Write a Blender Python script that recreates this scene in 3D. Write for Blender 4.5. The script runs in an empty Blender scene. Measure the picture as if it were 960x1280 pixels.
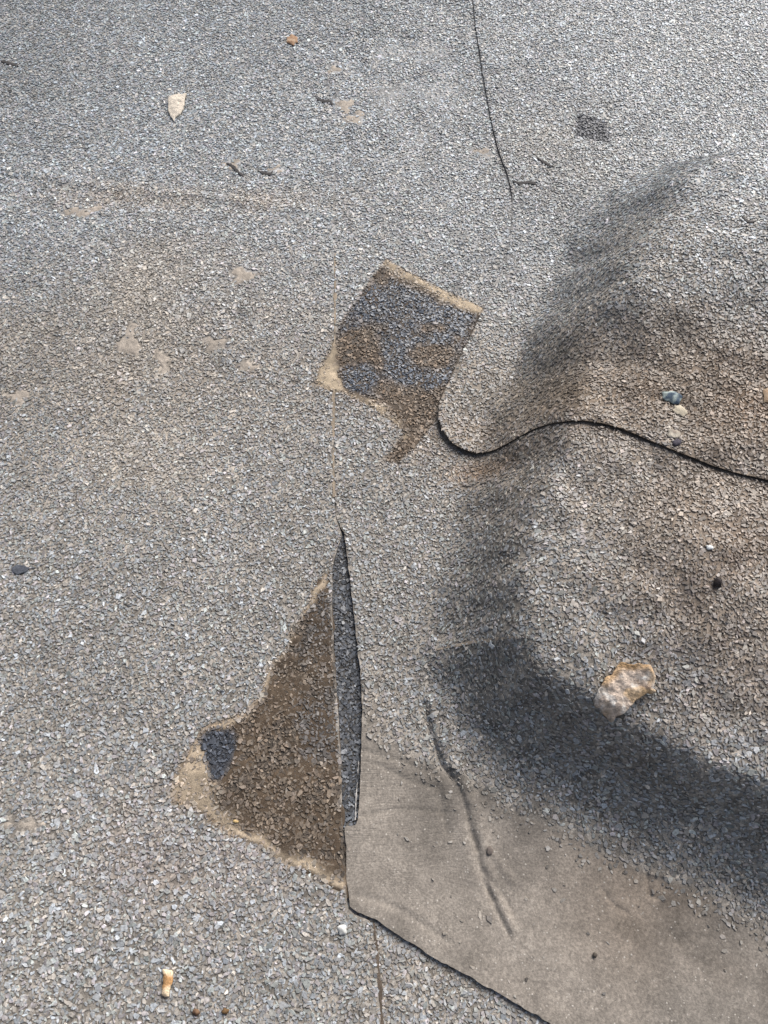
import bpy, math
import numpy as np
from mathutils import Vector

# ------------------------------------------------------------------ camera, sky, sun, exposure
SC = bpy.context.scene
COL = SC.collection
H, PITCH, FPX, CX, CY = 0.60, math.radians(65.0), 985.5, 480.0, 640.0   # metres; photo pixels
cam_d = bpy.data.cameras.new('camera'); cam = bpy.data.objects.new('camera', cam_d); COL.objects.link(cam)
cam.location = (0, 0, H); cam.rotation_euler = (math.pi/2 - PITCH, 0, 0)
cam_d.sensor_fit = 'VERTICAL'; cam_d.sensor_height = 32.0; cam_d.angle = 2*math.atan(640/FPX)
cam_d.lens = 16.0/math.tan(math.atan(640/FPX))
cam_d.clip_start = 0.01; cam_d.clip_end = 100
SC.camera = cam

SUN_EL, SUN_AZ = math.radians(38), math.radians(31)      # azimuth from +Y towards +X
w = bpy.data.worlds.new('World'); SC.world = w; w.use_nodes = True
nt = w.node_tree; bg = nt.nodes['Background']
sky = nt.nodes.new('ShaderNodeTexSky'); sky.sky_type = 'NISHITA'; sky.sun_disc = False
sky.sun_elevation = SUN_EL; sky.sun_rotation = SUN_AZ; sky.dust_density = 4.0; sky.air_density = 1.0
hs = nt.nodes.new('ShaderNodeHueSaturation'); hs.inputs['Saturation'].default_value = .75      # thin cloud greys the sky
nt.links.new(sky.outputs[0], hs.inputs['Color']); nt.links.new(hs.outputs[0], bg.inputs[0]); bg.inputs[1].default_value = 0.055
sd = bpy.data.lights.new('sun', 'SUN'); so = bpy.data.objects.new('sun', sd); COL.objects.link(so)
sd.energy = 2.75; sd.angle = math.radians(48); sd.color = (1.0, 0.97, 0.935)
d = Vector((math.sin(SUN_AZ)*math.cos(SUN_EL), math.cos(SUN_AZ)*math.cos(SUN_EL), math.sin(SUN_EL)))
so.rotation_euler = d.to_track_quat('Z', 'Y').to_euler(); so.location = d*5
SC.view_settings.view_transform = 'Standard'; SC.view_settings.look = 'None'
SC.view_settings.exposure = 0.88; SC.view_settings.gamma = 1.0

rng = np.random.default_rng(7)

# ------------------------------------------------------------------ maths helpers
def unproj(px, py, z=0.0):
    px = np.asarray(px, float); py = np.asarray(py, float)
    u = (px-CX)/FPX; v = (CY-py)/FPX
    c, s = math.cos(PITCH), math.sin(PITCH)
    dx, dy, dz = u, v*s + c, v*c - s
    t = (H - z)/(-dz)
    return np.stack([t*dx, t*dy], -1)

def proj(x, y, z):
    c, s = math.cos(PITCH), math.sin(PITCH)
    dep = y*c - (z-H)*s; up = y*s + (z-H)*c
    dep = np.maximum(dep, 1e-3)
    return CX + FPX*x/dep, CY - FPX*up/dep

def P(pts, z=0.0):
    a = np.array(pts, float); return unproj(a[:, 0], a[:, 1], z)

def on_surf(pts, hf):
    a = np.array(pts, float).reshape(-1, 2); z = np.zeros(len(a))
    for _ in range(40):
        q = unproj(a[:, 0], a[:, 1], z); z = .5*z + .5*hf(q[:, 0], q[:, 1])
    return unproj(a[:, 0], a[:, 1], z)

def smooth(pts, n=6, closed=False):
    p = np.array(pts, float); out = []; N = len(p)
    for i in range(N if closed else N-1):
        if closed: a, b, c, e = p[(i-1) % N], p[i], p[(i+1) % N], p[(i+2) % N]
        else: a, b, c, e = p[max(i-1, 0)], p[i], p[i+1], p[min(i+2, N-1)]
        for k in range(n):
            t = k/n
            out.append(.5*((2*b)+(-a+c)*t+(2*a-5*b+4*c-e)*t*t+(-a+3*b-3*c+e)*t**3))
    if not closed: out.append(p[-1])
    return np.array(out)

def hash2(ix, iy, seed):
    h = (ix.astype(np.int64)*374761393 + iy.astype(np.int64)*668265263 + seed*982451653) & 0xffffffff
    h = ((h ^ (h >> 13))*1274126177) & 0xffffffff
    h = (h ^ (h >> 16)) & 0xffffffff
    return h/4294967295.0

def vnoise(x, y, seed=0):
    ix = np.floor(x); iy = np.floor(y); fx = x-ix; fy = y-iy
    fx = fx*fx*(3-2*fx); fy = fy*fy*(3-2*fy); ix = ix.astype(np.int64); iy = iy.astype(np.int64)
    a = hash2(ix, iy, seed); b = hash2(ix+1, iy, seed); c = hash2(ix, iy+1, seed); e = hash2(ix+1, iy+1, seed)
    return (a*(1-fx)+b*fx)*(1-fy)+(c*(1-fx)+e*fx)*fy

def fbm(x, y, f, o=3, seed=0):
    """-1..1 noise, f cycles per metre"""
    s = 0; a = 1; n = 0
    for k in range(o):
        s = s + a*(vnoise(x*f*2**k+17.3*k, y*f*2**k-9.1*k, seed+k)*2-1); n += a; a *= .5
    return s/n*1.4

def seg_dist(x, y, poly, closed=True):
    p = np.asarray(poly); q = np.roll(p, -1, 0) if closed else p[1:]
    p = p if closed else p[:-1]
    out = np.full(x.shape, 1e9)
    for (ax, ay), (bx, by) in zip(p, q):
        vx, vy = bx-ax, by-ay; L = vx*vx+vy*vy+1e-18
        t = np.clip(((x-ax)*vx+(y-ay)*vy)/L, 0, 1)
        out = np.minimum(out, (x-ax-t*vx)**2+(y-ay-t*vy)**2)
    return np.sqrt(out)

def sdf(x, y, poly):
    """signed distance, positive inside"""
    p = np.asarray(poly); q = np.roll(p, -1, 0)
    ins = np.zeros(x.shape, bool)
    for (ax, ay), (bx, by) in zip(p, q):
        if ay == by: continue
        ins ^= ((ay > y) != (by > y)) & (x < (bx-ax)*(y-ay)/(by-ay)+ax)
    dd = seg_dist(x, y, p)
    return np.where(ins, dd, -dd)

def sstep(a, b, x):
    t = np.clip((x-a)/(b-a), 0, 1); return t*t*(3-2*t)

def mix(a, b, t):
    t = np.asarray(t)[..., None]; return np.asarray(a)*(1-t)+np.asarray(b)*t

# ------------------------------------------------------------------ the lie of the roof
FOOT = P(smooth([(890,192),(846,196),(800,212),(752,246),(706,294),(680,355),(648,425),(615,505),(578,595),(546,675),(528,745),(531,812),
                 (553,876),(594,936),(690,998),(790,1058),(880,1098),(1000,1140),(1200,1220),(1500,1300)], 4))
FOOT = np.vstack([FOOT, [[1.2, .1], [1.2, .75], [.62, .80]]])
SL_W = 0.067
def bulge(x, y):
    dd = sdf(x, y, FOOT) + .009*fbm(x, y, 9, 2, 5) + .005*fbm(x, y, 26, 2, 6) + .004
    fr = sstep(.26, .16, y)            # the front flank flares out at its foot
    dd = dd+.014*fr
    t = np.clip(dd/(SL_W+.014+.010*fr+.016*sstep(.37, .48, y)+.15*sstep(.60, .78, y)*sstep(.32, .46, x)), 0, 1)
    t = t**(1+.55*fr)
    s = .75*t*t*(3-2*t)+.25*t*t*t*(t*(6*t-15)+10)
    hm = .064 + .024*sstep(.03, .25, dd) + .010*sstep(.37, .48, y)
    py0 = y
    hm = hm*(1-.12*sstep(.60, .78, y))
    # shallow saddle where the two rises meet
    hm = hm*(1-.10*np.exp(-((y-.40)/.035)**2)*sstep(.16, .08, dd))
    return hm*s + (.0042*fbm(x, y, 13, 3, 9) + .0017*fbm(x, y, 34, 2, 10))*s

def und(x, y):
    return .0016*fbm(x, y, 5, 2, 1) + .0004*fbm(x, y, 30, 2, 2)

RIDGE = P(smooth([(-60,205),(60,222),(150,238),(250,248),(350,258),(418,272)], 4))     # low step across the left sheet
def zA(x, y):
    r = seg_dist(x, y, RIDGE, False)
    return und(x, y) + .0012*np.exp(-(r/.006)**2)

def zbase(x, y): return und(x, y) - .0028

SEAM_TOP = [(420,-150),(420,0),(419,150),(418,305)]
B_EDGE = [(430,667),(435,700),(440,750),(446,800),(451,850),(453,890),(452,930),(450,980),(447,1027)]
B_LOW = [(437,1133),(447,1140),(470,1149),(500,1169),(540,1196),(580,1217),(620,1240),(660,1263),(690,1281),(760,1326),(900,1420),(1200,1600)]
B_LEFT = SEAM_TOP+[(419,420),(417,560),(418,620),(421,650),(426,663)]+B_EDGE+[(445,1032),(430.5,1033),(432,1060),(434,1100)]+B_LOW
A_RIGHT = SEAM_TOP+[(418,420),(416.6,560),(417.6,620),(420.6,650),(425.8,664),(427.5,670),(421,688),(416,708),(415,760),(418,820),(422,880),(426,950),(428,1030),(430,1080),(433,1120),
                    (436,1141),(467,1153),(470,1180),(475,1240),(478,1281),(485,1400),(492,1600)]
wB_LEFT, wA_RIGHT, wB_EDGE, wB_LOW = P(B_LEFT), P(A_RIGHT), P(B_EDGE), P(B_LOW)
FAR = 6.0
A_POLY = np.vstack([[[wA_RIGHT[0,0], FAR]], wA_RIGHT, [[wA_RIGHT[-1,0], -FAR], [-FAR, -FAR], [-FAR, FAR]]])

GROOVES = []      # (polyline world, half width, depth): creases pressed into the lower sheet
def groove(pts, wd, dp, n=5): GROOVES.append((P(smooth(pts, n)), wd, dp))
groove([(531,880),(536,905),(543,930),(552,955),(566,972)], .0022, .0026)
groove([(538,878),(544,905),(551,928),(560,950),(573,966)], .0035, -.0016)
groove([(574,982),(582,1010),(588,1035),(596,1062)], .0018, .0012)
groove([(590,1042),(596,1062),(603,1095),(616,1125)], .0020, .0013)
groove([(610,1112),(620,1136),(636,1168)], .0014, .0012)
groove([(582,980),(590,1010),(596,1033),(604,1058),(611,1090),(623,1120),(640,1160)], .0036, -.0016)
groove([(560,985),(570,1010),(577,1035),(584,1062),(592,1095)], .0050, -.0010)
groove([(606,1090),(622,1112),(640,1140)], .0022, .0012)
groove([(548,985),(552,1010),(560,1040)], .0028, .0010)
groove([(470,955),(510,975),(545,985)], .0018, .0006)
groove([(452,938),(490,948),(540,966)], .0018, .0005)
groove([(450,1020),(500,1012),(560,1016)], .0018, .0005)
groove([(446,1120),(480,1128),(520,1150),(560,1178)], .0024, .0006)
groove([(590,985),(600,1020),(612,1060),(640,1100)], .0030, -.0010)
groove([(556,880),(560,925),(575,965),(584,1000)], .0045, -.0022)
groove([(640,1010),(652,1022),(660,1012)], .0014, .0012)
groove([(808,1090),(812,1118),(824,1122)], .0014, .0014)
groove([(812,1092),(834,1096),(838,1112),(824,1124)], .0020, -.0012)
groove([(752,1110),(766,1130),(784,1142)], .0014, .0012)
groove([(838,1165),(848,1180),(856,1170)], .0016, .0012)
groove([(874,1140),(884,1160)], .0014, .0010)

def zB(x, y):
    z = und(x, y) + bulge(x, y)
    near = (y < .30)
    if near.any():
        xn, yn = x[near], y[near]; zz = np.zeros(xn.shape)
        for pl, wd, dp in GROOVES:
            m = (xn > pl[:,0].min()-.02) & (xn < pl[:,0].max()+.02) & (yn > pl[:,1].min()-.02) & (yn < pl[:,1].max()+.02)
            if m.any(): zz[m] -= dp*np.exp(-(seg_dist(xn[m], yn[m], pl, False)/wd)**2)
        e = seg_dist(xn, yn, wB_EDGE, False); l = seg_dist(xn, yn, wB_LOW, False)
        zz += .0009*np.exp(-(e/.010)**2) + .0007*np.exp(-(l/.012)**2)
        z = z.copy(); z[near] += zz
    # raised fold line on the corner of the rise
    f = seg_dist(x, y, FOLD, False)
    return z + .0004*np.exp(-(f/.0032)**2)

FOLD = np.zeros((2, 2)) + 9
FOLD = on_surf(smooth([(540,815),(565,808),(600,802),(640,797),(662,799)], 4), lambda x, y: und(x, y)+bulge(x, y))

# upper sheet: outline and how far its edge stands off the sheet below
C_LEFT = [(586,-150),(592,0),(600,62),(610,125),(622,180),(637,224)]
C_MID = [(641,262),(634,320),(614,368)]
C_LIP = [(604,386),(586,424),(567,464),(553,494),(548,512),(550,531),(561,550),(579,562),(600,566),(622,560),(645,547),(670,534),(700,526),
         (735,525),(770,532),(810,548),(850,564),(900,583),(960,598),(1050,612),(1250,630)]
zB0 = lambda x, y: und(x, y) + bulge(x, y)
wC_OPEN = on_surf(smooth(C_LEFT+C_MID+C_LIP, 4), lambda x, y: zB0(x, y)+.004)
wC_LIP = on_surf(smooth(C_LIP, 4), lambda x, y: zB0(x, y)+.004)
wC_CORNER = on_surf([(547,512),(553,540),(570,558)], lambda x, y: zB0(x, y)+.004)
wC_TOP = P(smooth(C_LEFT+[(655,227),(672,229)], 4))
C_POLY = np.vstack([[[wC_OPEN[0,0]-.02, FAR]], wC_OPEN, [[FAR, wC_OPEN[-1,1]], [FAR, FAR]]])
def zC(x, y):
    dl = seg_dist(x, y, wC_LIP, False)
    dt = seg_dist(x, y, wC_TOP, False)
    dc = seg_dist(x, y, wC_CORNER, False)
    far_in = sdf(x, y, C_POLY) if x.size < 4e5 else .1
    lift = .0007 + .0013*np.exp(-(dl/.05)**2) + .0014*np.exp(-(dt/.03)**2) + .0026*np.exp(-(dc/.022)**2) + .0030*sstep(.01, .12, far_in)
    return zB0(x, y) + np.minimum(lift, .0075) + .0010*(.7+.6*fbm(x, y, 22, 2, 11))*np.exp(-(dl/.03)**2)
B_POLY = np.vstack([[[wB_LEFT[0,0], FAR]], wB_LEFT, [[FAR, wB_LEFT[-1,1]], [FAR, FAR]]])

# ------------------------------------------------------------------ where dirt, damp and bare felt lie
TRI = P(smooth([(412,712),(398,722),(383,752),(362,795),(338,835),(322,868),(308,890),(280,900),(252,912),(238,938),(222,968),(214,988),(222,1003),
                (258,1022),(300,1048),(340,1072),(385,1096),(436,1122)], 3).tolist()+[(433,1100),(429,1030),(426,950),(422,880),(418,820),(415,760)])
TRI_RIM = P(smooth([(412,712),(383,752),(338,835),(308,890),(252,912),(238,938),(214,988),(222,1003),(258,1022),(300,1048),(340,1072),(385,1096),(434,1122)], 3))
TRI_TIP = P([(236,975)])[0]
TRI_RIM2 = P([(214,990),(258,1022),(300,1048),(340,1072),(385,1096),(434,1120)])
TRI_DAMP = P(smooth([(249,930),(258,916),(276,909),(292,914),(296,930),(289,952),(276,970),(266,970),(254,952)], 4, True))
SQ = P([(483,323),(500,334),(535,352),(570,368),(606,384),(595,410),(575,448),(556,490),(548,513),(545,528),(522,556),(499,583),(478,577),
        (492,559),(506,541),(488,526),(460,508),(430,492),(408,488),(392,478),(400,455),(417,425),(430,398),(448,372),(466,345)])
SQ_TOP = P([(483,325),(535,353),(570,370),(604,385)])
SQ_LEFT = P([(388,482),(402,455),(417,420),(421,432),(423,470),(427,492),(408,489)])
SQ_BOT = P([(400,484),(432,494),(462,508),(486,526),(498,540)])
SQ_WET = P([(476,340),(560,378),(598,392),(580,440),(560,480),(520,498),(470,500),(428,488),(418,425),(440,382)])
SQ_BROWN = [(P([q])[0], a, b) for q, a, b in (((448,437),.026,.020),((562,372),.030,.014),((515,498),.040,.016),((535,450),.020,.016))]
DP = P([(720,147),(738,149),(757,158),(766,186),(742,181),(717,175)])
BARE_TOP = [(440,900),(454,905),(470,926),(500,940),(540,957),(575,972),(604,985),(640,1008),(690,1030),(740,1062),(800,1085),(860,1112),(920,1145),(960,1172),(1050,1215),(1300,1330)]
wBT = on_surf(smooth(BARE_TOP, 3), zB0)
BARE = np.vstack([wBT, [[wBT[-1,0]+.3, wBT[-1,1]-.4], [.9, -.9], [-.3, -.9], [-.2, wBT[0,1]]]])
SPOTS = [  # pale bald places: centre, half-axes, angle (photo px)
 (162,425,11,22,10),(203,452,9,18,-20),(268,428,16,8,0),(432,130,12,9,0),(443,147,15,7,-10),(606,190,12,6,5),(30,1028,26,9,0),(310,458,13,6,0),
 (305,345,18,10,0),(105,265,26,6,-10),(20,495,14,9,0),(290,206,10,6,0),(345,212,9,5,0),(418,85,9,5,0)]
HALO = [  # broad dustings: x, y, rx, ry, colour, strength
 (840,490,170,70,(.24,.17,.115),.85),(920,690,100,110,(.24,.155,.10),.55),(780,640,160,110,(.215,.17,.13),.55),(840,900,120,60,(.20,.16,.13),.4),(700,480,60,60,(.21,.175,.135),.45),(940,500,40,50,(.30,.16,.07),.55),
 (620,545,60,22,(.25,.16,.09),.30),(600,590,46,14,(.33,.21,.12),.50),(610,500,60,60,(.20,.17,.13),.35),(220,400,190,130,(.34,.27,.20),.30),
 (260,250,160,16,(.35,.27,.19),.40),(110,240,90,16,(.35,.27,.19),.28),(500,470,80,50,(.22,.13,.07),.35),(520,540,40,30,(.28,.18,.10),.45),
 (720,340,120,110,(.20,.17,.14),.12),(690,190,90,50,(.33,.28,.22),.25),(520,240,90,60,(.30,.25,.2),.12),(250,1060,160,80,(.26,.18,.16),.20),
 (950,330,60,80,(.3,.3,.3),.0),(480,880,30,60,(.32,.26,.20),.25),(540,1210,80,40,(.27,.22,.17),.35),(760,1180,100,50,(.24,.16,.10),.0)]
wHALO = []
for hx, hy, rx, ry, hc, hs in HALO:
    c0 = on_surf([(hx, hy)], zB0)[0]; c1 = unproj(hx+rx, hy) ; c2 = unproj(hx, hy-ry); c00 = unproj(hx, hy)
    wHALO.append((c0, abs(c1[0]-c00[0]), abs(c2[1]-c00[1]), hc, hs))

def dust(x, y, col, k=1.0):
    for c0, rx, ry, hc, hs in wHALO:
        e = np.exp(-(((x-c0[0])/rx)**2+((y-c0[1])/ry)**2)*1.1)
        e = e*hs*k*np.clip(.75+.55*fbm(x, y, 28, 3, 31), 0, 1.4)
        lum = col.mean(-1, keepdims=True)/.27
        t = np.clip(e, 0, 1)[..., None]
        col = col*(1-t)+np.array(hc)*np.clip(lum, .35, 1.9)*t
    if True:
        tb = np.clip(.62*fbm(x, y, 9, 4, 33)-.02, 0, .6)*sstep(.02, -.08, x)*sstep(.66, .5, y)*sstep(-.02, .12, y)
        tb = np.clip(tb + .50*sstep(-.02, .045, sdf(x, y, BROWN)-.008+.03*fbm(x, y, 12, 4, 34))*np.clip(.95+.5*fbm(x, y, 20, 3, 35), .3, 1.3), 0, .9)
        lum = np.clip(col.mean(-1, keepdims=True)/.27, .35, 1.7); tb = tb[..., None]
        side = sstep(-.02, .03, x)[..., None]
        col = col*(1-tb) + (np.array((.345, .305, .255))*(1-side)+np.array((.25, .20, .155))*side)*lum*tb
    return col

def masks(x, y):
    n = .0045*fbm(x, y, 60, 4, 41)
    m = {}
    tri = sdf(x, y, TRI)+n; m['tri'] = sstep(-.001, .003, tri)
    rim = seg_dist(x, y, TRI_RIM, False); tip = np.hypot(x-TRI_TIP[0], y-TRI_TIP[1]); rb = seg_dist(x, y, TRI_RIM2, False)
    m['tri_rim'] = m['tri']*np.clip(sstep(.0065, .001, rim+n)+sstep(.030, .010, tip+n*1.5)+.8*sstep(.013, .003, rb+n*1.5), 0, 1)
    m['tri_damp'] = sstep(-.002, .003, sdf(x, y, TRI_DAMP)+.5*n)
    sq = sdf(x, y, SQ)+n*.35; m['sq'] = sstep(-.001, .002, sq)
    a = seg_dist(x, y, SQ_TOP, False); b = sdf(x, y, SQ_LEFT); c = seg_dist(x, y, SQ_BOT, False)
    m['sq_rim'] = m['sq']*np.clip(sstep(.014, .004, a+1.6*n)+1.0*sstep(-.003, .003, b+n)+.8*sstep(.010, .002, c+1.6*n), 0, 1)
    m['sq_wet'] = sstep(-.002, .006, sdf(x, y, SQ_WET)+.5*n)*m['sq']*(1-m['sq_rim'])
    m['dp'] = sstep(-.001, .003, sdf(x, y, DP)+.12*n)
    return m

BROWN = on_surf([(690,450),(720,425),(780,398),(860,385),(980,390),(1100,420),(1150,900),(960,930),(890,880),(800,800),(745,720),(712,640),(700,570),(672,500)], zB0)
def wb(rgb, g): return np.array(rgb)*g

def ground_colour(x, y, bare=None):
    """own colour of the felt between the chips and of the dust on it"""
    g = .5+.5*fbm(x, y, 6, 3, 51)
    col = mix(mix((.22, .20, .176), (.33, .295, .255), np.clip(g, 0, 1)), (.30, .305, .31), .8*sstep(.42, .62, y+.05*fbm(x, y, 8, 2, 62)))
    col = col*(1+.35*fbm(x, y, 90, 3, 52))[..., None]
    col = dust(x, y, col, 1.1)
    m = masks(x, y)
    col = mix(col, (.050, .037, .026), m['tri']*(1-m['tri_rim'])*.9)
    col = mix(col, (.34, .255, .17), m['tri_rim']*.9)
    col = mix(col, (.035, .037, .044), np.clip(m['tri_damp']+m['dp']*.9, 0, 1))
    col = mix(col, (.055, .042, .032), m['sq']*(1-m['sq_rim'])*.9)
    col = mix(col, (.34, .26, .175), m['sq_rim']*.9)
    wet = np.clip(m['tri']*.6*(1-m['tri_rim'])+m['tri_damp']+m['sq_wet']*.7, 0, 1)
    return np.clip(col, .004, .8), wet, m

# ------------------------------------------------------------------ mesh helpers
def march(xs, ys, F):
    nx, ny = len(xs), len(ys)
    ins = F > 0
    V = []; base = 0
    idx = np.full((ny, nx), -1); j, i = np.nonzero(ins); idx[j, i] = np.arange(len(j)); V.append(np.stack([xs[i], ys[j]], -1)); base = len(j)
    hx = np.full((ny, nx), -1); c = ins[:, :-1] != ins[:, 1:]; j, i = np.nonzero(c)
    t = F[j, i]/(F[j, i]-F[j, i+1]); V.append(np.stack([xs[i]+t*(xs[i+1]-xs[i]), ys[j]], -1)); hx[j, i] = base+np.arange(len(j)); base += len(j)
    vy = np.full((ny, nx), -1); c = ins[:-1] != ins[1:]; j, i = np.nonzero(c)
    t = F[j, i]/(F[j, i]-F[j+1, i]); V.append(np.stack([xs[i], ys[j]+t*(ys[j+1]-ys[j])], -1)); vy[j, i] = base+np.arange(len(j)); base += len(j)
    V = np.vstack(V)
    cnt = ins[:-1, :-1].astype(int)+ins[:-1, 1:]+ins[1:, 1:]+ins[1:, :-1]
    j, i = np.nonzero(cnt == 4)
    quads = np.stack([idx[j, i], idx[j, i+1], idx[j+1, i+1], idx[j+1, i]], -1)
    polys = []; bedges = []
    for j, i in zip(*np.nonzero((cnt > 0) & (cnt < 4))):
        cs = ((j, i), (j, i+1), (j+1, i+1), (j+1, i)); es = (hx[j, i], vy[j, i+1], hx[j+1, i], vy[j, i])
        pl = []; tag = []
        for k in range(4):
            if ins[cs[k]]: pl.append(idx[cs[k]]); tag.append(0)
            if es[k] >= 0: pl.append(es[k]); tag.append(1 if ins[cs[k]] else 2)
        for k in range(len(pl)):
            if tag[k] == 1: bedges.append((pl[k], pl[(k+1) % len(pl)]))
        polys.append(pl)
    return V, quads, polys, bedges

def mesh_obj(name, verts, faces, mats, parent=None, col=None, gloss=None, extra=None, fmat=None, smooth_n=True, origin=None):
    me = bpy.data.meshes.new(name)
    verts = np.asarray(verts, float)
    o_ = np.array(parent.location if parent is not None else (origin if origin is not None else (0, 0, 0)))
    me.from_pydata((verts-o_).tolist(), [], faces)
    return finish(me, name, mats, parent, col, gloss, extra, fmat, smooth_n, o_)

def finish(me, name, mats, parent, col, gloss, extra, fmat, smooth_n, o_):
    for mt in mats: me.materials.append(mt)
    n = len(me.vertices)
    if col is not None:
        c4 = np.ones((n, 4), np.float32); c4[:, :3] = col
        me.attributes.new('col', 'FLOAT_COLOR', 'POINT').data.foreach_set('color', c4.ravel())
    if gloss is not None:
        me.attributes.new('gloss', 'FLOAT', 'POINT').data.foreach_set('value', np.asarray(gloss, np.float32))
    if extra is not None:
        me.attributes.new('mask', 'FLOAT', 'POINT').data.foreach_set('value', np.asarray(extra, np.float32))
    if fmat is not None: me.polygons.foreach_set('material_index', np.asarray(fmat, np.int32))
    me.polygons.foreach_set('use_smooth', np.full(len(me.polygons), smooth_n, bool))
    me.update()
    ob = bpy.data.objects.new(name, me); COL.objects.link(ob)
    if parent is not None: ob.parent = parent
    else: ob.location = o_
    return ob

def tag(o, label=None, cat=None, group=None, kind=None):
    if label: o['label'] = label
    if cat: o['category'] = cat
    if group: o['group'] = group
    if kind: o['kind'] = kind
    return o

def thing(name, loc, label, cat, group=None):
    o = bpy.data.objects.new(name, None); COL.objects.link(o); o.location = loc; o.empty_display_size = .02
    return tag(o, label, cat, group)

# ------------------------------------------------------------------ materials
def new_mat(name):
    m = bpy.data.materials.new(name); m.use_nodes = True
    return m, m.node_tree.nodes, m.node_tree.links, m.node_tree.nodes['Principled BSDF']

def attr(N, name):
    a = N.new('ShaderNodeAttribute'); a.attribute_name = name; return a

def ramp(N, L, src, stops):
    r = N.new('ShaderNodeValToRGB'); e = r.color_ramp.elements
    while len(e) < len(stops): e.new(.5)
    for k, (p, c) in enumerate(stops):
        e[k].position = p; e[k].color = (*c, 1) if isinstance(c, tuple) else (c, c, c, 1)
    L.new(src, r.inputs[0]); return r

def mul(N, L, a, b, f=1.0, op='MULTIPLY'):
    m = N.new('ShaderNodeMixRGB'); m.blend_type = op; m.inputs[0].default_value = f
    L.new(a, m.inputs[1]); L.new(b, m.inputs[2]); return m

def felt_mat(name, grit=900, bump=.55, rough=.86, dist=.0009, wrinkle=False, chips=False):
    m, N, L, b = new_mat(name)
    tc = N.new('ShaderNodeNewGeometry')
    a = attr(N, 'col'); g = attr(N, 'gloss')
    n1 = N.new('ShaderNodeTexNoise'); n1.inputs['Scale'].default_value = grit; n1.inputs['Detail'].default_value = 4; n1.inputs['Roughness'].default_value = .7
    L.new(tc.outputs['Position'], n1.inputs['Vector'])
    r = ramp(N, L, n1.outputs[0], [(.28, .62), (.5, 1.0), (.72, 1.42)])
    c = mul(N, L, a.outputs['Color'], r.outputs[0])
    vo = N.new('ShaderNodeTexVoronoi'); vo.inputs['Scale'].default_value = 420 if not chips else 330
    L.new(tc.outputs['Position'], vo.inputs['Vector'])
    if chips:      # far from the picture the chips are only colour and relief
        r2 = ramp(N, L, vo.outputs['Color'], [(.1, .62), (.55, 1.0), (.95, 1.65)])
    else:
        r2 = ramp(N, L, vo.outputs['Color'], [(.2, .88), (.8, 1.08), (.95, 1.22)])
    c = mul(N, L, c.outputs[0], r2.outputs[0])
    h = n1.outputs[0]
    if wrinkle:
        mk = attr(N, 'mask')
        mp = N.new('ShaderNodeMapping'); mp.inputs['Rotation'].default_value = (0, 0, math.radians(8)); mp.inputs['Scale'].default_value = (28, 520, 1)
        n4 = N.new('ShaderNodeTexNoise'); n4.inputs['Scale'].default_value = 6; n4.inputs['Detail'].default_value = 2
        L.new(tc.outputs['Position'], n4.inputs['Vector'])
        ad = N.new('ShaderNodeMixRGB'); ad.blend_type = 'ADD'; ad.inputs[0].default_value = .035
        L.new(tc.outputs['Position'], ad.inputs[1]); L.new(n4.outputs['Color'], ad.inputs[2])
        L.new(ad.outputs[0], mp.inputs['Vector'])
        n3 = N.new('ShaderNodeTexNoise'); n3.inputs['Scale'].default_value = 1.0; n3.inputs['Detail'].default_value = 3
        L.new(mp.outputs[0], n3.inputs['Vector'])
        rr = ramp(N, L, n3.outputs[0], [(.40, .0), (.47, 1.0), (.60, .75)])
        mm = N.new('ShaderNodeMath'); mm.operation = 'MULTIPLY'; L.new(rr.outputs[0], mm.inputs[0]); L.new(mk.outputs['Fac'], mm.inputs[1])
        # pale mineral grains
        v2 = N.new('ShaderNodeTexVoronoi'); v2.inputs['Scale'].default_value = 620; L.new(tc.outputs['Position'], v2.inputs['Vector'])
        sp = ramp(N, L, v2.outputs['Color'], [(.80, 0.), (.90, 1.)])
        dd = ramp(N, L, v2.outputs['Distance'], [(.25, 1.), (.45, 0.)])
        sm = mul(N, L, sp.outputs[0], dd.outputs[0])
        c2 = N.new('ShaderNodeMixRGB'); L.new(sm.outputs[0], c2.inputs[0]); L.new(c.outputs[0], c2.inputs[1]); c2.inputs[2].default_value = (.50, .46, .41, 1)
        c = c2
        add = N.new('ShaderNodeMath'); add.operation = 'MULTIPLY_ADD'; L.new(mm.outputs[0], add.inputs[0]); add.inputs[1].default_value = .5; L.new(n1.outputs[0], add.inputs[2])
        n5 = N.new('ShaderNodeTexNoise'); n5.inputs['Scale'].default_value = 170; n5.inputs['Detail'].default_value = 5; n5.inputs['Roughness'].default_value = .75
        L.new(tc.outputs['Position'], n5.inputs['Vector'])
        a5 = N.new('ShaderNodeMath'); a5.operation = 'MULTIPLY_ADD'; L.new(n5.outputs[0], a5.inputs[0]); a5.inputs[1].default_value = 2.2; L.new(add.outputs[0], a5.inputs[2])
        a6 = N.new('ShaderNodeMath'); a6.operation = 'MULTIPLY_ADD'; L.new(sm.outputs[0], a6.inputs[0]); a6.inputs[1].default_value = .6; L.new(a5.outputs[0], a6.inputs[2])
        h = a6.outputs[0]
    L.new(c.outputs[0], b.inputs['Base Color'])
    mr = N.new('ShaderNodeMapRange'); L.new(g.outputs['Fac'], mr.inputs[0]); mr.inputs[3].default_value = rough; mr.inputs[4].default_value = .42
    L.new(mr.outputs[0], b.inputs['Roughness'])
    b.inputs['Specular IOR Level'].default_value = .35
    bp = N.new('ShaderNodeBump'); bp.inputs['Strength'].default_value = bump; bp.inputs['Distance'].default_value = dist
    L.new(h, bp.inputs['Height']); L.new(bp.outputs[0], b.inputs['Normal'])
    return m

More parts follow.
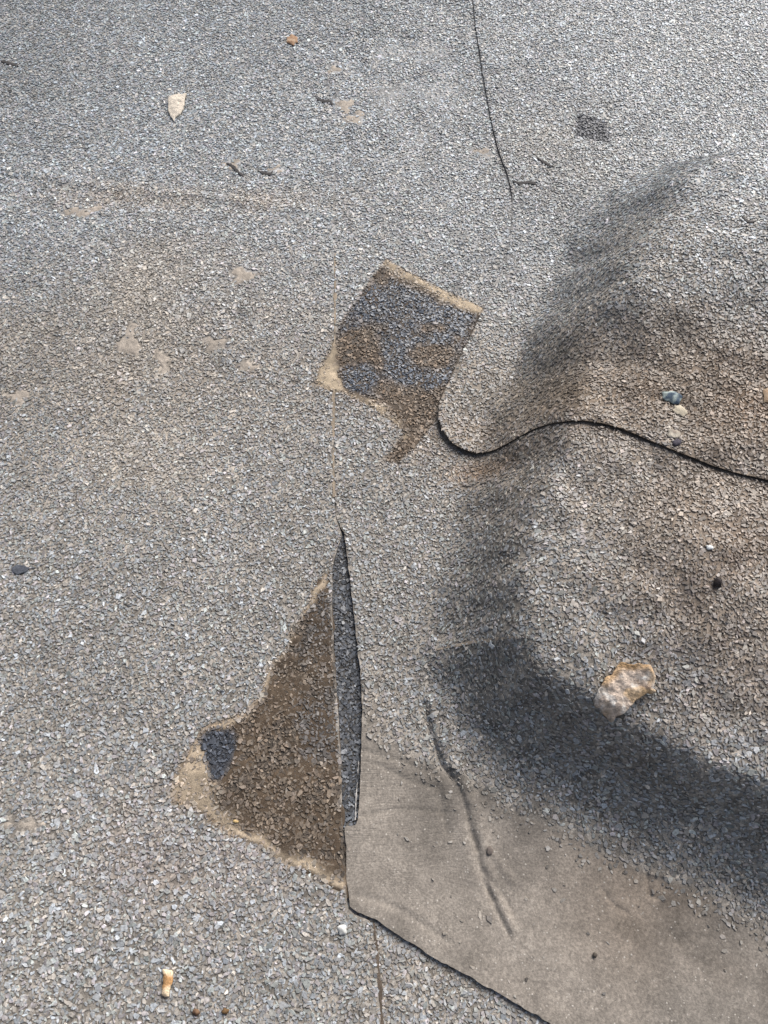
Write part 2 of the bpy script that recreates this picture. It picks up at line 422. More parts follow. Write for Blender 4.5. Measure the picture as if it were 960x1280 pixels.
def chip_mat():
    m, N, L, b = new_mat('slate_chips')
    tc = N.new('ShaderNodeNewGeometry'); a = attr(N, 'col'); g = attr(N, 'gloss')
    n1 = N.new('ShaderNodeTexNoise'); n1.inputs['Scale'].default_value = 700; n1.inputs['Detail'].default_value = 3
    L.new(tc.outputs['Position'], n1.inputs['Vector'])
    r = ramp(N, L, n1.outputs[0], [(.3, .72), (.7, 1.28)])
    c = mul(N, L, a.outputs['Color'], r.outputs[0]); L.new(c.outputs[0], b.inputs['Base Color'])
    mr = N.new('ShaderNodeMapRange'); L.new(g.outputs['Fac'], mr.inputs[0]); mr.inputs[3].default_value = .50; mr.inputs[4].default_value = .30
    L.new(mr.outputs[0], b.inputs['Roughness']); b.inputs['Specular IOR Level'].default_value = .45
    bp = N.new('ShaderNodeBump'); bp.inputs['Strength'].default_value = .35; bp.inputs['Distance'].default_value = .0004
    L.new(n1.outputs[0], bp.inputs['Height']); L.new(bp.outputs[0], b.inputs['Normal'])
    return m

def simple_mat(name, rough=.8, scale=1500, bump=.5, spec=.35):
    m, N, L, b = new_mat(name)
    tc = N.new('ShaderNodeNewGeometry'); a = attr(N, 'col')
    n1 = N.new('ShaderNodeTexNoise'); n1.inputs['Scale'].default_value = scale; n1.inputs['Detail'].default_value = 4; n1.inputs['Roughness'].default_value = .65
    L.new(tc.outputs['Position'], n1.inputs['Vector'])
    r = ramp(N, L, n1.outputs[0], [(.28, .55), (.5, 1.), (.72, 1.35)])
    c = mul(N, L, a.outputs['Color'], r.outputs[0]); L.new(c.outputs[0], b.inputs['Base Color'])
    b.inputs['Roughness'].default_value = rough; b.inputs['Specular IOR Level'].default_value = spec
    bp = N.new('ShaderNodeBump'); bp.inputs['Strength'].default_value = bump; bp.inputs['Distance'].default_value = .0008
    L.new(n1.outputs[0], bp.inputs['Height']); L.new(bp.outputs[0], b.inputs['Normal'])
    return m

M_FELT = felt_mat('weathered_felt', chips=True)
M_BARE = felt_mat('bare_selvedge', grit=650, bump=.38, dist=.0009, wrinkle=True)
M_SILT = felt_mat('dry_silt', grit=1100, bump=.6, rough=.92, dist=.0007)
M_CHIP = chip_mat()
M_STONE = simple_mat('lichen_stone', scale=900, bump=.8)
M_FINE = simple_mat('fine_debris', scale=2200, bump=.4)

def edge_mat():
    m, N, L, b = new_mat('bitumen_edge')
    tc = N.new('ShaderNodeNewGeometry'); n1 = N.new('ShaderNodeTexNoise'); n1.inputs['Scale'].default_value = 500; n1.inputs['Detail'].default_value = 3
    L.new(tc.outputs['Position'], n1.inputs['Vector'])
    r = ramp(N, L, n1.outputs[0], [(.35, (.018, .016, .015)), (.7, (.075, .055, .04))]); L.new(r.outputs[0], b.inputs['Base Color'])
    b.inputs['Roughness'].default_value = .7
    return m
M_EDGE = edge_mat()

# ------------------------------------------------------------------ felt sheets
def axis(a, b, step, lo, hi):
    core = np.arange(a, b+step/2, step)
    def grow(start, end, sgn):
        v = []; s = step; p = start
        while (end-p)*sgn > 0:
            s *= 1.35; p += sgn*s; v.append(p)
        return v
    return np.array(grow(a, lo, -1)[::-1]+core.tolist()+grow(b, hi, 1))

def sheet(parent, name, xs, ys, F, zf, thick, mats, colour, split=None):
    """marching-squares felt sheet with a cut edge; mats = (top, edge); split: (name, mask function, material) -> faces of their own part"""
    X, Y = np.meshgrid(xs, ys)
    V, Q, polys, be = march(xs, ys, F(X, Y))
    z = zf(V[:, 0], V[:, 1]); n = len(V)
    col, wet, m = colour(V[:, 0], V[:, 1])
    V3 = np.column_stack([V, z])
    faces = Q.tolist()+[list(map(int, p)) for p in polys]
    groups = [(name, faces, mats[0])]
    mk = np.zeros(n)
    if split:
        sm = split[1](V[:, 0], V[:, 1]); mk = split[3](V[:, 0], V[:, 1])
        f1, f2 = [], []
        for f in faces: (f2 if sm[f].mean() > 0 else f1).append(f)
        groups = [(name, f1, mats[0]), (split[0], f2, split[2])]
    for nm, fs, mt in groups:
        used = np.unique(np.concatenate([np.asarray(f) for f in fs])); re = np.full(n, -1); re[used] = np.arange(len(used))
        mesh_obj(nm, V3[used], [[int(re[k]) for k in f] for f in fs], [mt], parent, col[used], wet[used], mk[used])
    if be:
        be = np.array(be); k = len(be)
        keep = (np.abs(V[be[:, 0], 0]) < 2) & (np.abs(V[be[:, 0], 1]) < 2); be = be[keep]; k = len(be)
        a, b = V3[be[:, 0]], V3[be[:, 1]]
        lo = np.array([0, 0, thick])
        vv = np.vstack([b, a, a-lo, b-lo]); ff = np.stack([np.arange(k), np.arange(k)+k, np.arange(k)+2*k, np.arange(k)+3*k], -1)
        mesh_obj('cut_edge', vv, ff.tolist(), [mats[1]], parent, smooth_n=False)

# ------------------------------------------------------------------ slate chips
SPACE = .00210
def chip_spots(x0, x1, y0, y1, margin=115):
    nx = int((x1-x0)/SPACE); ny = int((y1-y0)/(SPACE*.866))
    X, Y = np.meshgrid(np.arange(nx)*SPACE+x0, np.arange(ny)*SPACE*.866+y0)
    X[1::2] += SPACE/2
    X = X.ravel()+rng.normal(0, SPACE*.34, X.size); Y = Y.ravel()+rng.normal(0, SPACE*.34, Y.size)
    px, py = proj(X, Y, 0)
    ok = (px > -margin) & (px < 960+margin) & (py > -90) & (py < 1370)
    X, Y, px, py = X[ok], Y[ok], px[ok], py[ok]
    ed = np.minimum(np.minimum(px+margin, 960+margin-px), np.minimum(py+90, 1370-py))     # thins out towards the unbuilt surroundings
    k = rng.random(len(X)) < sstep(0, 70, ed)
    return X[k], Y[k]

def make_chips(name, parent, x, y, zf, size=1.0, sink=0.0, dark=None, tone=1.0, K=5):
    n = len(x); e = 7e-4
    z = zf(x, y); gx = (zf(x+e, y)-zf(x-e, y))/(2*e); gy = (zf(x, y+e)-zf(x, y-e))/(2*e)
    gx = np.clip(gx, -2.5, 2.5); gy = np.clip(gy, -2.5, 2.5)
    tilt = .115
    tx = gx+rng.normal(0, tilt, n); ty = gy+rng.normal(0, tilt, n)
    N = np.stack([-tx, -ty, np.ones(n)], -1); N /= np.linalg.norm(N, axis=1, keepdims=True)
    ang = rng.uniform(0, 2*np.pi, n)
    U = np.stack([np.cos(ang), np.sin(ang), np.zeros(n)], -1); U -= (U*N).sum(1, keepdims=True)*N; U /= np.linalg.norm(U, axis=1, keepdims=True)
    W = np.cross(N, U)
    sc = np.clip(rng.lognormal(0, .32, n), .40, 2.1)*size
    L = (.00148*sc); B = L*np.clip(rng.normal(.56, .16, n), .24, .95)
    th = np.clip(rng.normal(.00046, .00014, n), .0002, .0009)
    a = (np.arange(K)[None]+rng.uniform(-.33, .33, (n, K)))/K*2*np.pi
    r = rng.uniform(.74, 1.14, (n, K))
    pu = np.cos(a)*r*L[:, None]; pv = np.sin(a)*r*B[:, None]
    c = np.stack([x, y, z], -1)+N*(.00003-sink+rng.uniform(-.0001, .0005, n))[:, None]
    top = c[:, None]+pu[..., None]*U[:, None]+pv[..., None]*W[:, None]+(N*th[:, None])[:, None]
    bot = c[:, None]+1.10*pu[..., None]*U[:, None]+1.10*pv[..., None]*W[:, None]-(N*.0006)[:, None]
    verts = np.concatenate([top, bot], 1).reshape(-1, 3)
    # own colours of the slate, and sky sheen painted on the far chips
    v = np.clip(rng.lognormal(math.log(.30), .36, n), .08, .66)*tone
    hue = rng.uniform(0, 1, n)
    tint = np.where((hue < .45)[:, None], (.93, 1.0, 1.07), np.where((hue < .62)[:, None], (.95, 1.03, 1.0), np.where((hue < .88)[:, None], (1.08, 1.0, .90), (1.05, .98, 1.02))))
    col = v[:, None]*tint
    dty = rng.beta(1.3, 2.2, n)[:, None]*(.75-.35*sstep(.42, .62, y+.05*fbm(x, y, 8, 2, 62)))[:, None]; col = col*(1-dty)+np.array((.290, .266, .240))*dty      # dust film
    big = fbm(x, y, 5, 3, 61); col = col*(1+.14*big)[:, None]
    col = col*mix((1, 1, 1), (1.08, 1.12, 1.16), sstep(.40, .66, y+.04*fbm(x, y, 6, 2, 63)))  # sky sheen put into the colour: far chips paler and bluer
    col = dust(x, y, col, .85)
    eb = sstep(-.022, .012, sdf(x, y, BARE)+.008*fbm(x, y, 40, 3, 93))[:, None]*.75 if zf is zB else 0
    col = col*(1-eb)+np.array((.255, .225, .19))*np.clip(v/.29, .5, 1.5)[:, None]*eb
    m = masks(x, y)
    lum = np.clip(v/.29, .3, 2.4)[:, None]
    lum = np.clip(lum, .45, 1.9)
    def to(col, c, t): t = t[:, None]; return col*(1-t)+np.array(c)*lum*t
    col = to(col, (.130, .094, .062), m['tri']*(1-m['tri_rim'])*.85)
    col = to(col, (.30, .23, .16), m['tri_rim']*.7)
    blue = sstep(.15, .6, fbm(x, y, 22, 3, 71))
    col = to(col, (.088, .095, .105), m['tri']*blue*.55*(1-m['tri_rim']))
    col = to(col, (.085, .096, .118), m['tri_damp']*.95)
    col = to(col, (.135, .092, .056), m['sq']*(1-m['sq_rim'])*.9)
    wetn = sstep(-.25, .25, .8*fbm(x, y, 34, 4, 73)+.45-1.2*sum(np.exp(-(((x-c_[0])/a_)**2+((y-c_[1])/b_)**2)) for c_, a_, b_ in SQ_BROWN))
    col = to(col, (.078, .094, .120), m['sq_wet']*wetn*.95)
    col = to(col, (.31, .24, .165), m['sq_rim']*.8)
    col = to(col, (.058, .062, .078), m['dp']*.92)
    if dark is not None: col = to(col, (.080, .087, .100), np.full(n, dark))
    col = np.clip(col, .006, .75)
    wet = np.clip(.5*m['tri']*(1-m['tri_rim'])+m['tri_damp']+.8*m['sq_wet']*wetn+(dark or 0)*.8, 0, 1)
    me = bpy.data.meshes.new(name); o_ = np.array(parent.location)
    me.vertices.add(n*2*K); me.vertices.foreach_set('co', (verts-o_).astype(np.float32).ravel())
    off = (np.arange(n)*2*K)[:, None]
    tops = off+np.arange(K)[None]
    k = np.arange(K); k2 = (k+1) % K
    sides = off[:, :, None]+np.stack([k2, k, k+K, k2+K], -1)[None].reshape(1, K, 4)
    loops = np.concatenate([tops, sides.reshape(n, -1)], 1).astype(np.int32)
    per = np.array([K]+[4]*K); starts = np.concatenate([[0], np.cumsum(per)[:-1]])
    me.loops.add(loops.size); me.loops.foreach_set('vertex_index', loops.ravel())
    me.polygons.add(n*(K+1))
    me.polygons.foreach_set('loop_start', ((np.arange(n)*per.sum())[:, None]+starts[None]).astype(np.int32).ravel())
    me.update(calc_edges=True)
    ob = finish(me, name, [M_CHIP], parent, np.repeat(col, 2*K, 0), np.repeat(wet, 2*K), None, None, False, o_)
    ob['kind'] = 'stuff'
    return ob

def spot_polys():
    out = []
    for k, (sx, sy, a, b, r) in enumerate(SPOTS):
        th = np.linspace(0, 2*np.pi, 22, endpoint=False); rr = 1+.28*np.sin(3*th+k)+.18*np.sin(5*th+2.1*k)
        c, s = math.cos(math.radians(r)), math.sin(math.radians(r))
        u = a*rr*np.cos(th); v = b*rr*np.sin(th)
        out.append(P(np.stack([sx+u*c-v*s, sy+u*s+v*c], -1)))
    return out
SPOT_POLYS = spot_polys()

def gr_colour(x, y): return ground_colour(x, y)

# roof below: shows in the gap and in the lower right
roof = tag(bpy.data.objects.new('roof', None), kind='structure'); COL.objects.link(roof); roof.location = (0, .3, -.0045)
xs = axis(-.12, .22, .004, -FAR, FAR); ys = axis(-.14, .30, .004, -FAR, FAR)
def base_colour(x, y):
    c, wt, m = ground_colour(x, y)
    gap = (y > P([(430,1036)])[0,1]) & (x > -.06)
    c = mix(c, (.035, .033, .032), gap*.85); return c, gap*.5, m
def deck():
    X, Y = np.meshgrid(xs, ys); V, Q, p, b = march(xs, ys, np.ones_like(X))
    V = np.vstack([V]); c, wt, m = base_colour(V[:, 0], V[:, 1])
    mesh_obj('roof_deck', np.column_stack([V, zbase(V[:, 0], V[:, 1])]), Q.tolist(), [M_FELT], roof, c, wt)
deck()

sheetA = thing('roofing_felt', (-.2, .3, 0), 'flat grey slate-chipped felt filling the left half, with a brown dirt triangle', 'roofing felt')
sheetB = thing('roofing_felt', (.15, .2, 0), 'grey felt swelling over a hump, with a bare taupe strip along its ragged lower edge', 'roofing felt')
sheetC = thing('roofing_felt', (.25, .55, 0), 'upper right felt overlapping the humped one, with a wavy cut lower edge', 'roofing felt')

xs = axis(-.55, -.03, .0035, -FAR, 0.06); ys = axis(-.13, 1.05, .0035, -FAR, FAR)
sheet(sheetA, 'felt', xs, ys, lambda x, y: sdf(x, y, A_POLY)+.0004*fbm(x, y, 150, 2, 81)*(y < .6), zA, .003, (M_FELT, M_EDGE), gr_colour)

def F_B(x, y): return np.minimum(sdf(x, y, B_POLY)+.0007*fbm(x, y, 140, 3, 82)*(y < .35), .02-sdf(x, y, C_POLY))
def col_B(x, y):
    c, wt, m = ground_colour(x, y)
    bm = sstep(-.004, .004, sdf(x, y, BARE)+.004*fbm(x, y, 45, 3, 83))
    g = fbm(x, y, 10, 3, 84)
    tp = mix((.212, .189, .164), (.286, .252, .217), np.clip(.5+.6*g, 0, 1))
    rust = np.clip(fbm(x, y, 7, 3, 85)*1.2-.15, 0, 1)*sstep(.08, .25, x); tp = mix(tp, (.27, .19, .125), rust*.7)
    dk = np.clip(fbm(x, y, 30, 3, 86)-.1, 0, 1); tp = tp*((1-.4*dk)*(1+.16*fbm(x, y, 70, 4, 88)))[..., None]
    return mix(c, tp, bm), wt, m
def bare_mask(x, y): return sdf(x, y, BARE)+.004*fbm(x, y, 45, 3, 83)
wr_c = P([(490,1000)])[0]
def wrinkle(x, y): return .06+.94*np.exp(-(((x-wr_c[0])/.09)**2+((y-wr_c[1])/.07)**2))
xs = np.concatenate([np.arange(-.06, .19, .0012), axis(.19, .47, .0026, .19, .47)[:-1], axis(.47, .95, .006, .47, FAR)]); ys = np.concatenate([axis(-.13, -.13, .0012, -FAR, -.13)[:-1], np.arange(-.13, .13, .0012), axis(.13, .56, .0026, .13, FAR)])
sheet(sheetB, 'felt', xs, ys, F_B, zB, .0028, (M_FELT, M_EDGE), col_B, split=('bare_strip', bare_mask, M_BARE, wrinkle))

xs = np.concatenate([axis(.02, .50, .003, .0, .50)[:-1], axis(.50, .95, .006, .50, FAR)]); ys = axis(.19, 1.05, .003, .19, FAR)
sheet(sheetC, 'felt', xs, ys, lambda x, y: sdf(x, y, C_POLY)+.0003*fbm(x, y, 200, 2, 87), zC, .0018, (M_FELT, M_EDGE), gr_colour)

# chips bonded to each sheet
x, y = chip_spots(-.62, .62, -.14, 1.08)
fA = sdf(x, y, A_POLY); fC = sdf(x, y, C_POLY); fB = np.minimum(sdf(x, y, B_POLY), -fC)
keep = np.ones(len(x), bool)
for sp in SPOT_POLYS:
    dd = sdf(x, y, sp)+.002*fbm(x, y, 120, 2, 91); keep &= ~((dd > 0) & (rng.random(len(x)) < .9))
m = masks(x, y)
keep &= rng.random(len(x)) > .30*m['tri_rim']+.25*m['sq_rim']+.08*m['tri']
keep &= rng.random(len(x)) > .06+.22*sstep(.1, .7, fbm(x, y, 26, 3, 92))
onC = keep & (fC > .0007); onB = keep & (fB > .0009) & (fC < -.0014) & ~onC; onA = keep & (fA > .0009) & ~onB & ~onC
bd = sdf(x, y, BARE)+.006*fbm(x, y, 55, 3, 93)
onB &= ~(bd > rng.normal(-.002, .0095, len(x))) | ((bd > .006) & (rng.random(len(x)) < .007))
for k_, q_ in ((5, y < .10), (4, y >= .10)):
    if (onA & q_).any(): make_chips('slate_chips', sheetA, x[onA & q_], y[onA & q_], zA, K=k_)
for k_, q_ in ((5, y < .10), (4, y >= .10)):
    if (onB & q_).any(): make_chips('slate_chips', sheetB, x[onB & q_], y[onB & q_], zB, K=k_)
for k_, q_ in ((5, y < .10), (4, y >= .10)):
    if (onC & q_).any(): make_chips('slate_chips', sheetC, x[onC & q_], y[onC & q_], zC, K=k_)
ygap = P([(430,1036)])[0,1]
low = (fA < .001) & (fB < .001) & (fC < -.001) & (x > -.07) & (y < .30)
gap = low & (y > ygap); lowr = low & (y <= ygap)
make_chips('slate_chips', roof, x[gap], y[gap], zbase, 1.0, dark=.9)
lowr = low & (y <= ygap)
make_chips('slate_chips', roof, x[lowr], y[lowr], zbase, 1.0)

# ------------------------------------------------------------------ dirt lying in and over the chips
def mound(name, poly, zf, depth_f, colour_f, label, cat='silt', group=None, step=.0012, mat=None, nz=.0025, fr=70):
    poly = np.asarray(poly); lo = poly.min(0)-.006; hi = poly.max(0)+.006
    xs = np.arange(lo[0], hi[0], step); ys = np.arange(lo[1], hi[1], step)
    X, Y = np.meshgrid(xs, ys)
    F = sdf(X, Y, poly)+nz*fbm(X, Y, fr, 4, 95)
    V, Q, p, be = march(xs, ys, F)
    dd = sdf(V[:, 0], V[:, 1], poly)+nz*fbm(V[:, 0], V[:, 1], fr, 4, 95)
    z = zf(V[:, 0], V[:, 1])-.0003+depth_f(V[:, 0], V[:, 1], np.clip(dd, 0, 1))
    col, wt = colour_f(V[:, 0], V[:, 1])
    c = V.mean(0); base = float(zf(np.array([c[0]]), np.array([c[1]]))[0])
    ob = mesh_obj(name, np.column_stack([V, z]), Q.tolist()+[list(map(int, q)) for q in p], [mat or M_SILT], None, col, wt, origin=(c[0], c[1], base))
    return tag(ob, label, cat, group)

def dep_tri(x, y, d):
    m = masks(x, y)
    return sstep(0, .004, d)*(.00058+.00040*m['tri_rim']+.0007*fbm(x, y, 130, 3, 96)-.0007*m['tri_damp'])
def col_tri(x, y):
    m = masks(x, y); c = np.zeros(x.shape+(3,))
    c = mix(c+np.array((.075, .052, .033)), (.39, .315, .23), np.clip(m['tri_rim'], 0, 1))
    c = c*(1+.3*fbm(x, y, 60, 3, 97))[..., None]
    return np.clip(c, .005, .7), (1-m['tri_rim'])*.45
mound('silt_patch', TRI, zA, dep_tri, col_tri, 'large brown damp silt triangle with a pale tan rim left of the open seam')
def dep_sq(x, y, d):
    m = masks(x, y)
    return sstep(0, .003, d)*(.00040+.0006*m['sq_rim']+.0007*fbm(x, y, 120, 4, 98)-.0003*m['sq_wet'])
def col_sq(x, y):
    m = masks(x, y); c = np.zeros(x.shape+(3,))
    c = mix(c+np.array((.070, .050, .034)), (.40, .325, .235), m['sq_rim'])
    c = c*(1+.3*fbm(x, y, 60, 3, 99))[..., None]
    return np.clip(c, .005, .7), (1-m['sq_rim'])*.5
mound('silt_patch', SQ, lambda x, y: np.maximum(zA(x, y), zB0(x, y)), dep_sq, col_sq, 'dark wet four-sided patch with tan silt edges beside the rounded felt corner')

SPOT_LABELS = ['taller bald tan spot left of the dark wet patch', 'smaller bald tan spot just right of the taller one', 'faint flat tan spot between the bald pair and the dark wet patch',
 'tan bald spot at upper centre, upper of the touching two', 'wider tan bald spot at upper centre, lower of the touching two', 'small pale bald spot left of the upper seam end',
 'pinkish tan bald spot at the left margin, level with the silt triangle foot', 'faint tan spot lower left of the wet patch', 'wide faint tan spot above the bald pair',
 'long faint tan streak on the low ridge at upper left', 'tan bald spot at the left margin, level with the wet patch', 'small bald spot above the low ridge near the black crack shadows', 'tiny bald spot at the right of the black crack shadows', 'tiny bald spot near the top, right of the rusty crumb']
for poly, lab in zip(SPOT_POLYS, SPOT_LABELS):
    zf = zC if lab.startswith('never') else zA
    if poly[:, 0].mean() > -.04: zf = zB
    mound('silt_patch', poly, zf, lambda x, y, d: sstep(0, .003, d)*(.00075+.0006*fbm(x, y, 160, 3, 101)),
          lambda x, y: (np.clip(np.array((.36, .315, .268))*(1+.18*fbm(x, y, 80, 3, 102))[..., None], 0, 1), np.zeros(x.shape)), lab, group='bald tan silt spots', nz=.004, fr=130, step=.0009)

def strip(pts, wd, zf=None):
    w_ = P(pts) if zf is None else on_surf(pts, zf)
    t = np.gradient(w_, axis=0); t /= np.linalg.norm(t, axis=1, keepdims=True); nn = np.stack([-t[:, 1], t[:, 0]], -1)*wd
    return np.vstack([w_+nn, (w_-nn)[::-1]])
tan = lambda c: (lambda x, y: (np.clip(np.array(c)*(1+.25*fbm(x, y, 120, 3, 103))[..., None], 0, 1), np.zeros(x.shape)))
mound('silt_line', strip(smooth([(419,308),(418.5,420),(417,520),(417,580),(418,622)], 8), .0011), lambda x, y: zA(x, y), lambda x, y, d: .0006+.0006*fbm(x, y, 90, 2, 104)+0*d,
      tan((.30, .245, .185)), 'thin tan line of silt filling the straight seam above the open gap', nz=.0013, fr=120, step=.0007)
mound('silt_line', strip(smooth([(546,812),(565,808),(600,802),(640,797),(650,798)], 6), .0011, zB0), zB, lambda x, y, d: .0009+.0004*fbm(x, y, 120, 2, 105)+0*d,
      tan((.36, .30, .24)), 'thin tan line of silt along the fold at the hump corner', nz=.0009, fr=140, step=.0007)

# ------------------------------------------------------------------ loose flakes, stones and droppings
def flake(name, outline, zf, thick, colour_f, label, cat, group=None, step=.0007, rough=.0006, lift=.0009, mat=None, nz=.0008, dome=.5, tilt=(0, 0), rf=240):
    w_ = on_surf(outline, lambda x, y: zf(x, y)+lift+thick*.5)
    lo = w_.min(0)-.003; hi = w_.max(0)+.003; c = w_.mean(0)
    xs = np.arange(lo[0], hi[0], step); ys = np.arange(lo[1], hi[1], step); X, Y = np.meshgrid(xs, ys)
    f = lambda x, y: sdf(x, y, w_)+nz*fbm(x, y, rf+20, 3, 111)
    V, Q, p, be = march(xs, ys, f(X, Y)); d = np.clip(f(V[:, 0], V[:, 1]), 0, 1)
    s = zf(V[:, 0], V[:, 1])+lift+tilt[0]*(V[:, 0]-c[0])+tilt[1]*(V[:, 1]-c[1])
    prof = 1-dome+dome*np.sqrt(np.clip(d/(d.max()+1e-9), 0, 1))
    top = s+thick*prof+rough*fbm(V[:, 0], V[:, 1], rf, 4, 112)*sstep(0, .002, d)
    bot = s-.0005*prof
    n = len(V); col = colour_f(V[:, 0], V[:, 1], d)
    fs = Q.tolist()+[list(map(int, q)) for q in p]
    allf = fs+[[k+n for k in reversed(q)] for q in fs]+[[int(b), int(a), int(a)+n, int(b)+n] for a, b in be]
    base = float(zf(np.array([c[0]]), np.array([c[1]]))[0])
    ob = mesh_obj(name, np.vstack([np.column_stack([V, top]), np.column_stack([V, bot])]), allf, [mat or M_STONE], None, np.vstack([col, col*.7]), origin=(c[0], c[1], base))
    return tag(ob, label, cat, group)

def stone_col(x, y, d):
    a = fbm(x, y, 150, 5, 121); b = fbm(x, y, 105, 5, 122); e = fbm(x*.8+y*.6, y*.8-x*.6, 500, 4, 124)
    c = np.zeros(x.shape+(3,))+np.array((.50, .41, .34))
    c = mix(c, (.78, .72, .65), sstep(.0, .45, a))
    c = mix(c, (.20, .125, .08), sstep(.1, .45, b)*.75)
    c = mix(c, (.58, .40, .22), sstep(.25, .6, fbm(x, y, 90, 3, 125))*.7)
    och = sstep(.007, .001, d)*sstep(-.4, .3, fbm(x, y, 80, 3, 123))
    c = mix(c, (.50, .31, .14), och*.7)
    return np.clip(c*(1+.35*e)[..., None], .02, .9)
STONE = [(747,868),(752,858),(757,850),(765,843),(768,837),(774,831),(783,833),(795,833),(806,836),(811,842),(816,849),(813,857),(815,866),(806,868),
         (799,870),(792,876),(786,884),(778,889),(772,891),(768,897),(762,894),(756,890),(753,882),(748,879)]
STONE = [(781+1.07*(a-781), 863+1.07*(b-863)) for a, b in STONE]
flake('stone_flake', STONE, zB, .0050, stone_col, 'large rough tan and white stone flake on the shoulder of the dark hump', 'stone', step=.0005, rough=.0014, lift=.0024, nz=.0016, dome=.2, rf=150, tilt=(.10, .12))
def plain(c, v=.15, c2=None, f=180):
    def g(x, y, d):
        q = np.zeros(x.shape+(3,))+np.array(c)
        if c2 is not None: q = mix(q, c2, sstep(.0, .5, fbm(x, y, f, 2, 131)))
        return np.clip(q*(1+v*fbm(x, y, 300, 2, 132))[..., None], 0, .95)
    return g
flake('stone_flake', [(212,122),(220,119),(228,119),(233,118),(231,126),(229,136),(225,142),(219,146),(217,150),(213,145),(210,137),(210,128)], zA, .0032,
      plain((.62, .55, .46), .12), 'small pale cream stone flake tapering to a point, alone at upper left', 'stone', rough=.0005, dome=.35, tilt=(0, .06))
flake('bone_chip', [(203.5,1212),(209,1211.5),(215.5,1212.5),(215.5,1222),(213,1232),(210,1245),(206,1246),(201.5,1244.5),(203,1232),(203.5,1222)], zA, .0030,
      plain((.72, .58, .40), .1, (.48, .27, .12), 150), 'cream and brown sliver like a bone chip near the bottom left', 'bone chip', rough=.0004, dome=.5)
def blob(px, py, rx, ry, n=14, seed=0, rot=0):
    g = np.random.default_rng(seed); t = np.linspace(0, 2*np.pi, n, endpoint=False); r = 1+g.uniform(-.22, .22, n)
    c, s = math.cos(rot), math.sin(rot); u = rx*r*np.cos(t); v = ry*r*np.sin(t)
    return [(px+a*c-b*s, py+a*s+b*c) for a, b in zip(u, v)]
def crumb(name, px, py, rx, ry, zf, th, colr, lab, cat, seed, c2=None, rot=0, group=None, dome=.85, rough=.0005):
    return flake(name, blob(px, py, rx, ry, n=24 if name.endswith('sliver') else 14, seed=seed, rot=rot), zf, th, plain(colr, .2, c2), lab, cat, group, step=.0006, rough=rough, dome=dome, mat=M_FINE, nz=.0005)
crumb('rusty_crumb', 365, 49, 7, 6.5, zA, .0018, (.33, .20, .12), 'round rusty orange crumb near the top edge', 'crumb', 1, (.40, .29, .2))
crumb('dark_pebble', 898, 727, 6, 6.5, zB, .0042, (.035, .028, .028), 'small black pebble on the brown-tinted hump at right', 'pebble', 2)
crumb('bird_dropping', 841, 496, 14, 8, zC, .0017, (.36, .42, .40), 'blue-grey dropping on the brown part of the upper felt', 'dropping', 3, (.06, .09, .13), .2)
crumb('bird_dropping', 850, 513, 9, 6, zC, .0011, (.50, .44, .34), 'cream dropping just below the blue-grey one', 'dropping', 4, (.34, .28, .21), .4)
crumb('pale_pebble', 842, 542, 8, 6, zC, .0018, (.40, .36, .30), 'pale pebble at the wavy felt edge, upper of two', 'pebble', 5, (.22, .18, .15))
crumb('dark_pebble', 846, 552, 6, 4, zC, .0018, (.05, .045, .06), 'dark pebble on the wavy felt edge, lower of two', 'pebble', 6)
flake('slate_flake', [(14,710),(20,706.5),(30,707),(37,710),(33,715),(22,718),(16,715)], zA, .0009, plain((.085, .093, .112), .25), 'dark blue slate flake at the left margin', 'slate flake', dome=.15, rough=.0002, nz=.0003, tilt=(.03, .05))
crumb('seed', 245, 1265, 5, 4.5, zA, .0018, (.11, .06, .035), 'brown seed right of the bone chip, nearer of two', 'seed', 8, (.20, .12, .07))
crumb('seed', 281, 1264, 4.5, 4.5, zA, .0018, (.12, .07, .03), 'brown seed right of the bone chip, farther of two', 'seed', 9, (.22, .14, .07))
crumb('lichen_speck', 295, 1027, 4, 2.6, zA, .0012, (.42, .30, .14), 'yellow lichen speck on the tan lower rim of the silt triangle', 'lichen', 10)
crumb('bird_dropping', 428, 1163, 6, 7, zA, .0018, (.72, .72, .70), 'white dropping left of the lower corner of the bare strip', 'dropping', 11, (.5, .5, .48))
crumb('bird_dropping', 887, 684, 5, 4, zB, .0012, (.66, .68, .68), 'small white dropping above the black pebble', 'dropping', 12)
crumb('rusty_crumb', 958, 495, 4, 9, zC, .0012, (.27, .18, .115), 'orange-brown crumb cut by the right edge on the upper felt', 'crumb', 13, (.33, .25, .17), dome=.5)
crumb('dark_pebble', 744, 1194, 2.6, 3, zB, .0014, (.10, .085, .07), 'tiny dark pebble on the bare strip', 'pebble', 14)
crumb('bitumen_blister', 612, 1064, 3.5, 5.5, zB, .0014, (.15, .125, .11), 'small grey blister on the bare strip beside the long crease', 'blister', 15)
flake('torn_fibre', [(447.5,952),(449,950),(448,975),(446,1000),(445,1024),(443,1027),(443.5,1000),(446,975)], zbase, .0009,
      plain((.42, .40, .38), .3, (.12, .115, .11)), 'pale torn fibre along the right side of the open gap, near its foot', 'fibre', step=.0005, rough=.0003, nz=.0007, mat=M_FINE)
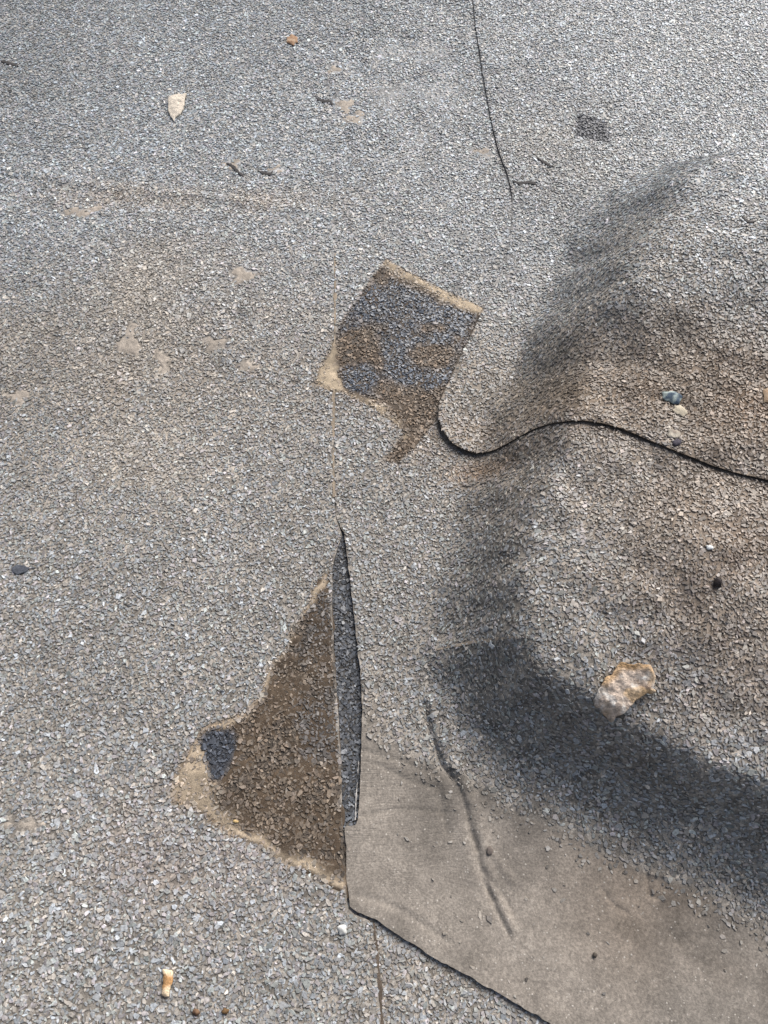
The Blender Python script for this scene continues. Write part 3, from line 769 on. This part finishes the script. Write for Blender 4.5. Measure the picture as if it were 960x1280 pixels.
SL = [([(283,204),(290,207),(297,214),(304,220)],'black painted crack shadow above the low ridge, left of two'),([(322,213),(330,216.5),(338,217),(341,213)],'black painted crack shadow above the low ridge, right of two'),
      ([(395,122),(402,126),(412,126.5),(416,131)],'black painted crack shadow left of the touching bald spots'),([(640,225.5),(650,229),(660,227.5),(671,231)],'black painted crack shadow at the foot of the upper seam'),
      ([(672,197),(680,203),(690,208)],'short black painted crack shadow right of the upper seam foot'),([(1,76),(12,79),(22,82)],'black painted crack shadow at the upper left margin'),([(928,271),(936,277),(946,276)],'black painted crack shadow near the right margin above the hump')]
for k, (pl, lab) in enumerate(SL):  # shade of small cracks, painted as thin dark strips on the felt
    q = smooth(pl, 5); t = np.gradient(q, axis=0); t /= np.linalg.norm(t, axis=1, keepdims=True); nn = np.stack([-t[:, 1], t[:, 0]], -1)
    wd = (.6+1.1*np.sin(np.linspace(0, np.pi, len(q)))*(1+.4*np.sin(np.arange(len(q))*2.1+k)))[:, None]
    cx = q[:, 0].mean()
    flake('crack_shadow', np.vstack([q+nn*wd, (q-nn*wd)[::-1]]), zA if cx < 419 else zC, .0007, plain((.05, .046, .046), .3), lab, 'sliver', 'black painted crack shadows',
          step=.0005, rough=.0003, nz=.0005, mat=M_FINE, dome=.3, lift=.0006)
for pts, lab in (([(949,474),(946,500),(948,520),(944,540)], 'upright brown silt line at the right margin of the upper felt'), ([(953,601),(955,615),(959,632)], 'short brown silt line at the right margin just under the wavy edge')):
    mound('silt_line', strip(smooth(pts, 6), .0008, zB0), zC if pts[0][1] < 560 else zB, lambda x, y, d: .0008+.0004*fbm(x, y, 120, 2, 106)+0*d, tan((.13, .095, .07)), lab, nz=.0009, fr=160, step=.0006)
mound('silt_line', strip(smooth([(467,1154),(470,1180),(475,1240),(478,1280),(482,1340)], 6), .0010), zA, lambda x, y, d: .0007+.0004*fbm(x, y, 120, 2, 107)+0*d,
      tan((.11, .085, .065)), 'dark brown line of silt in the seam below the lower corner of the bare strip', nz=.0009, fr=160, step=.0006)
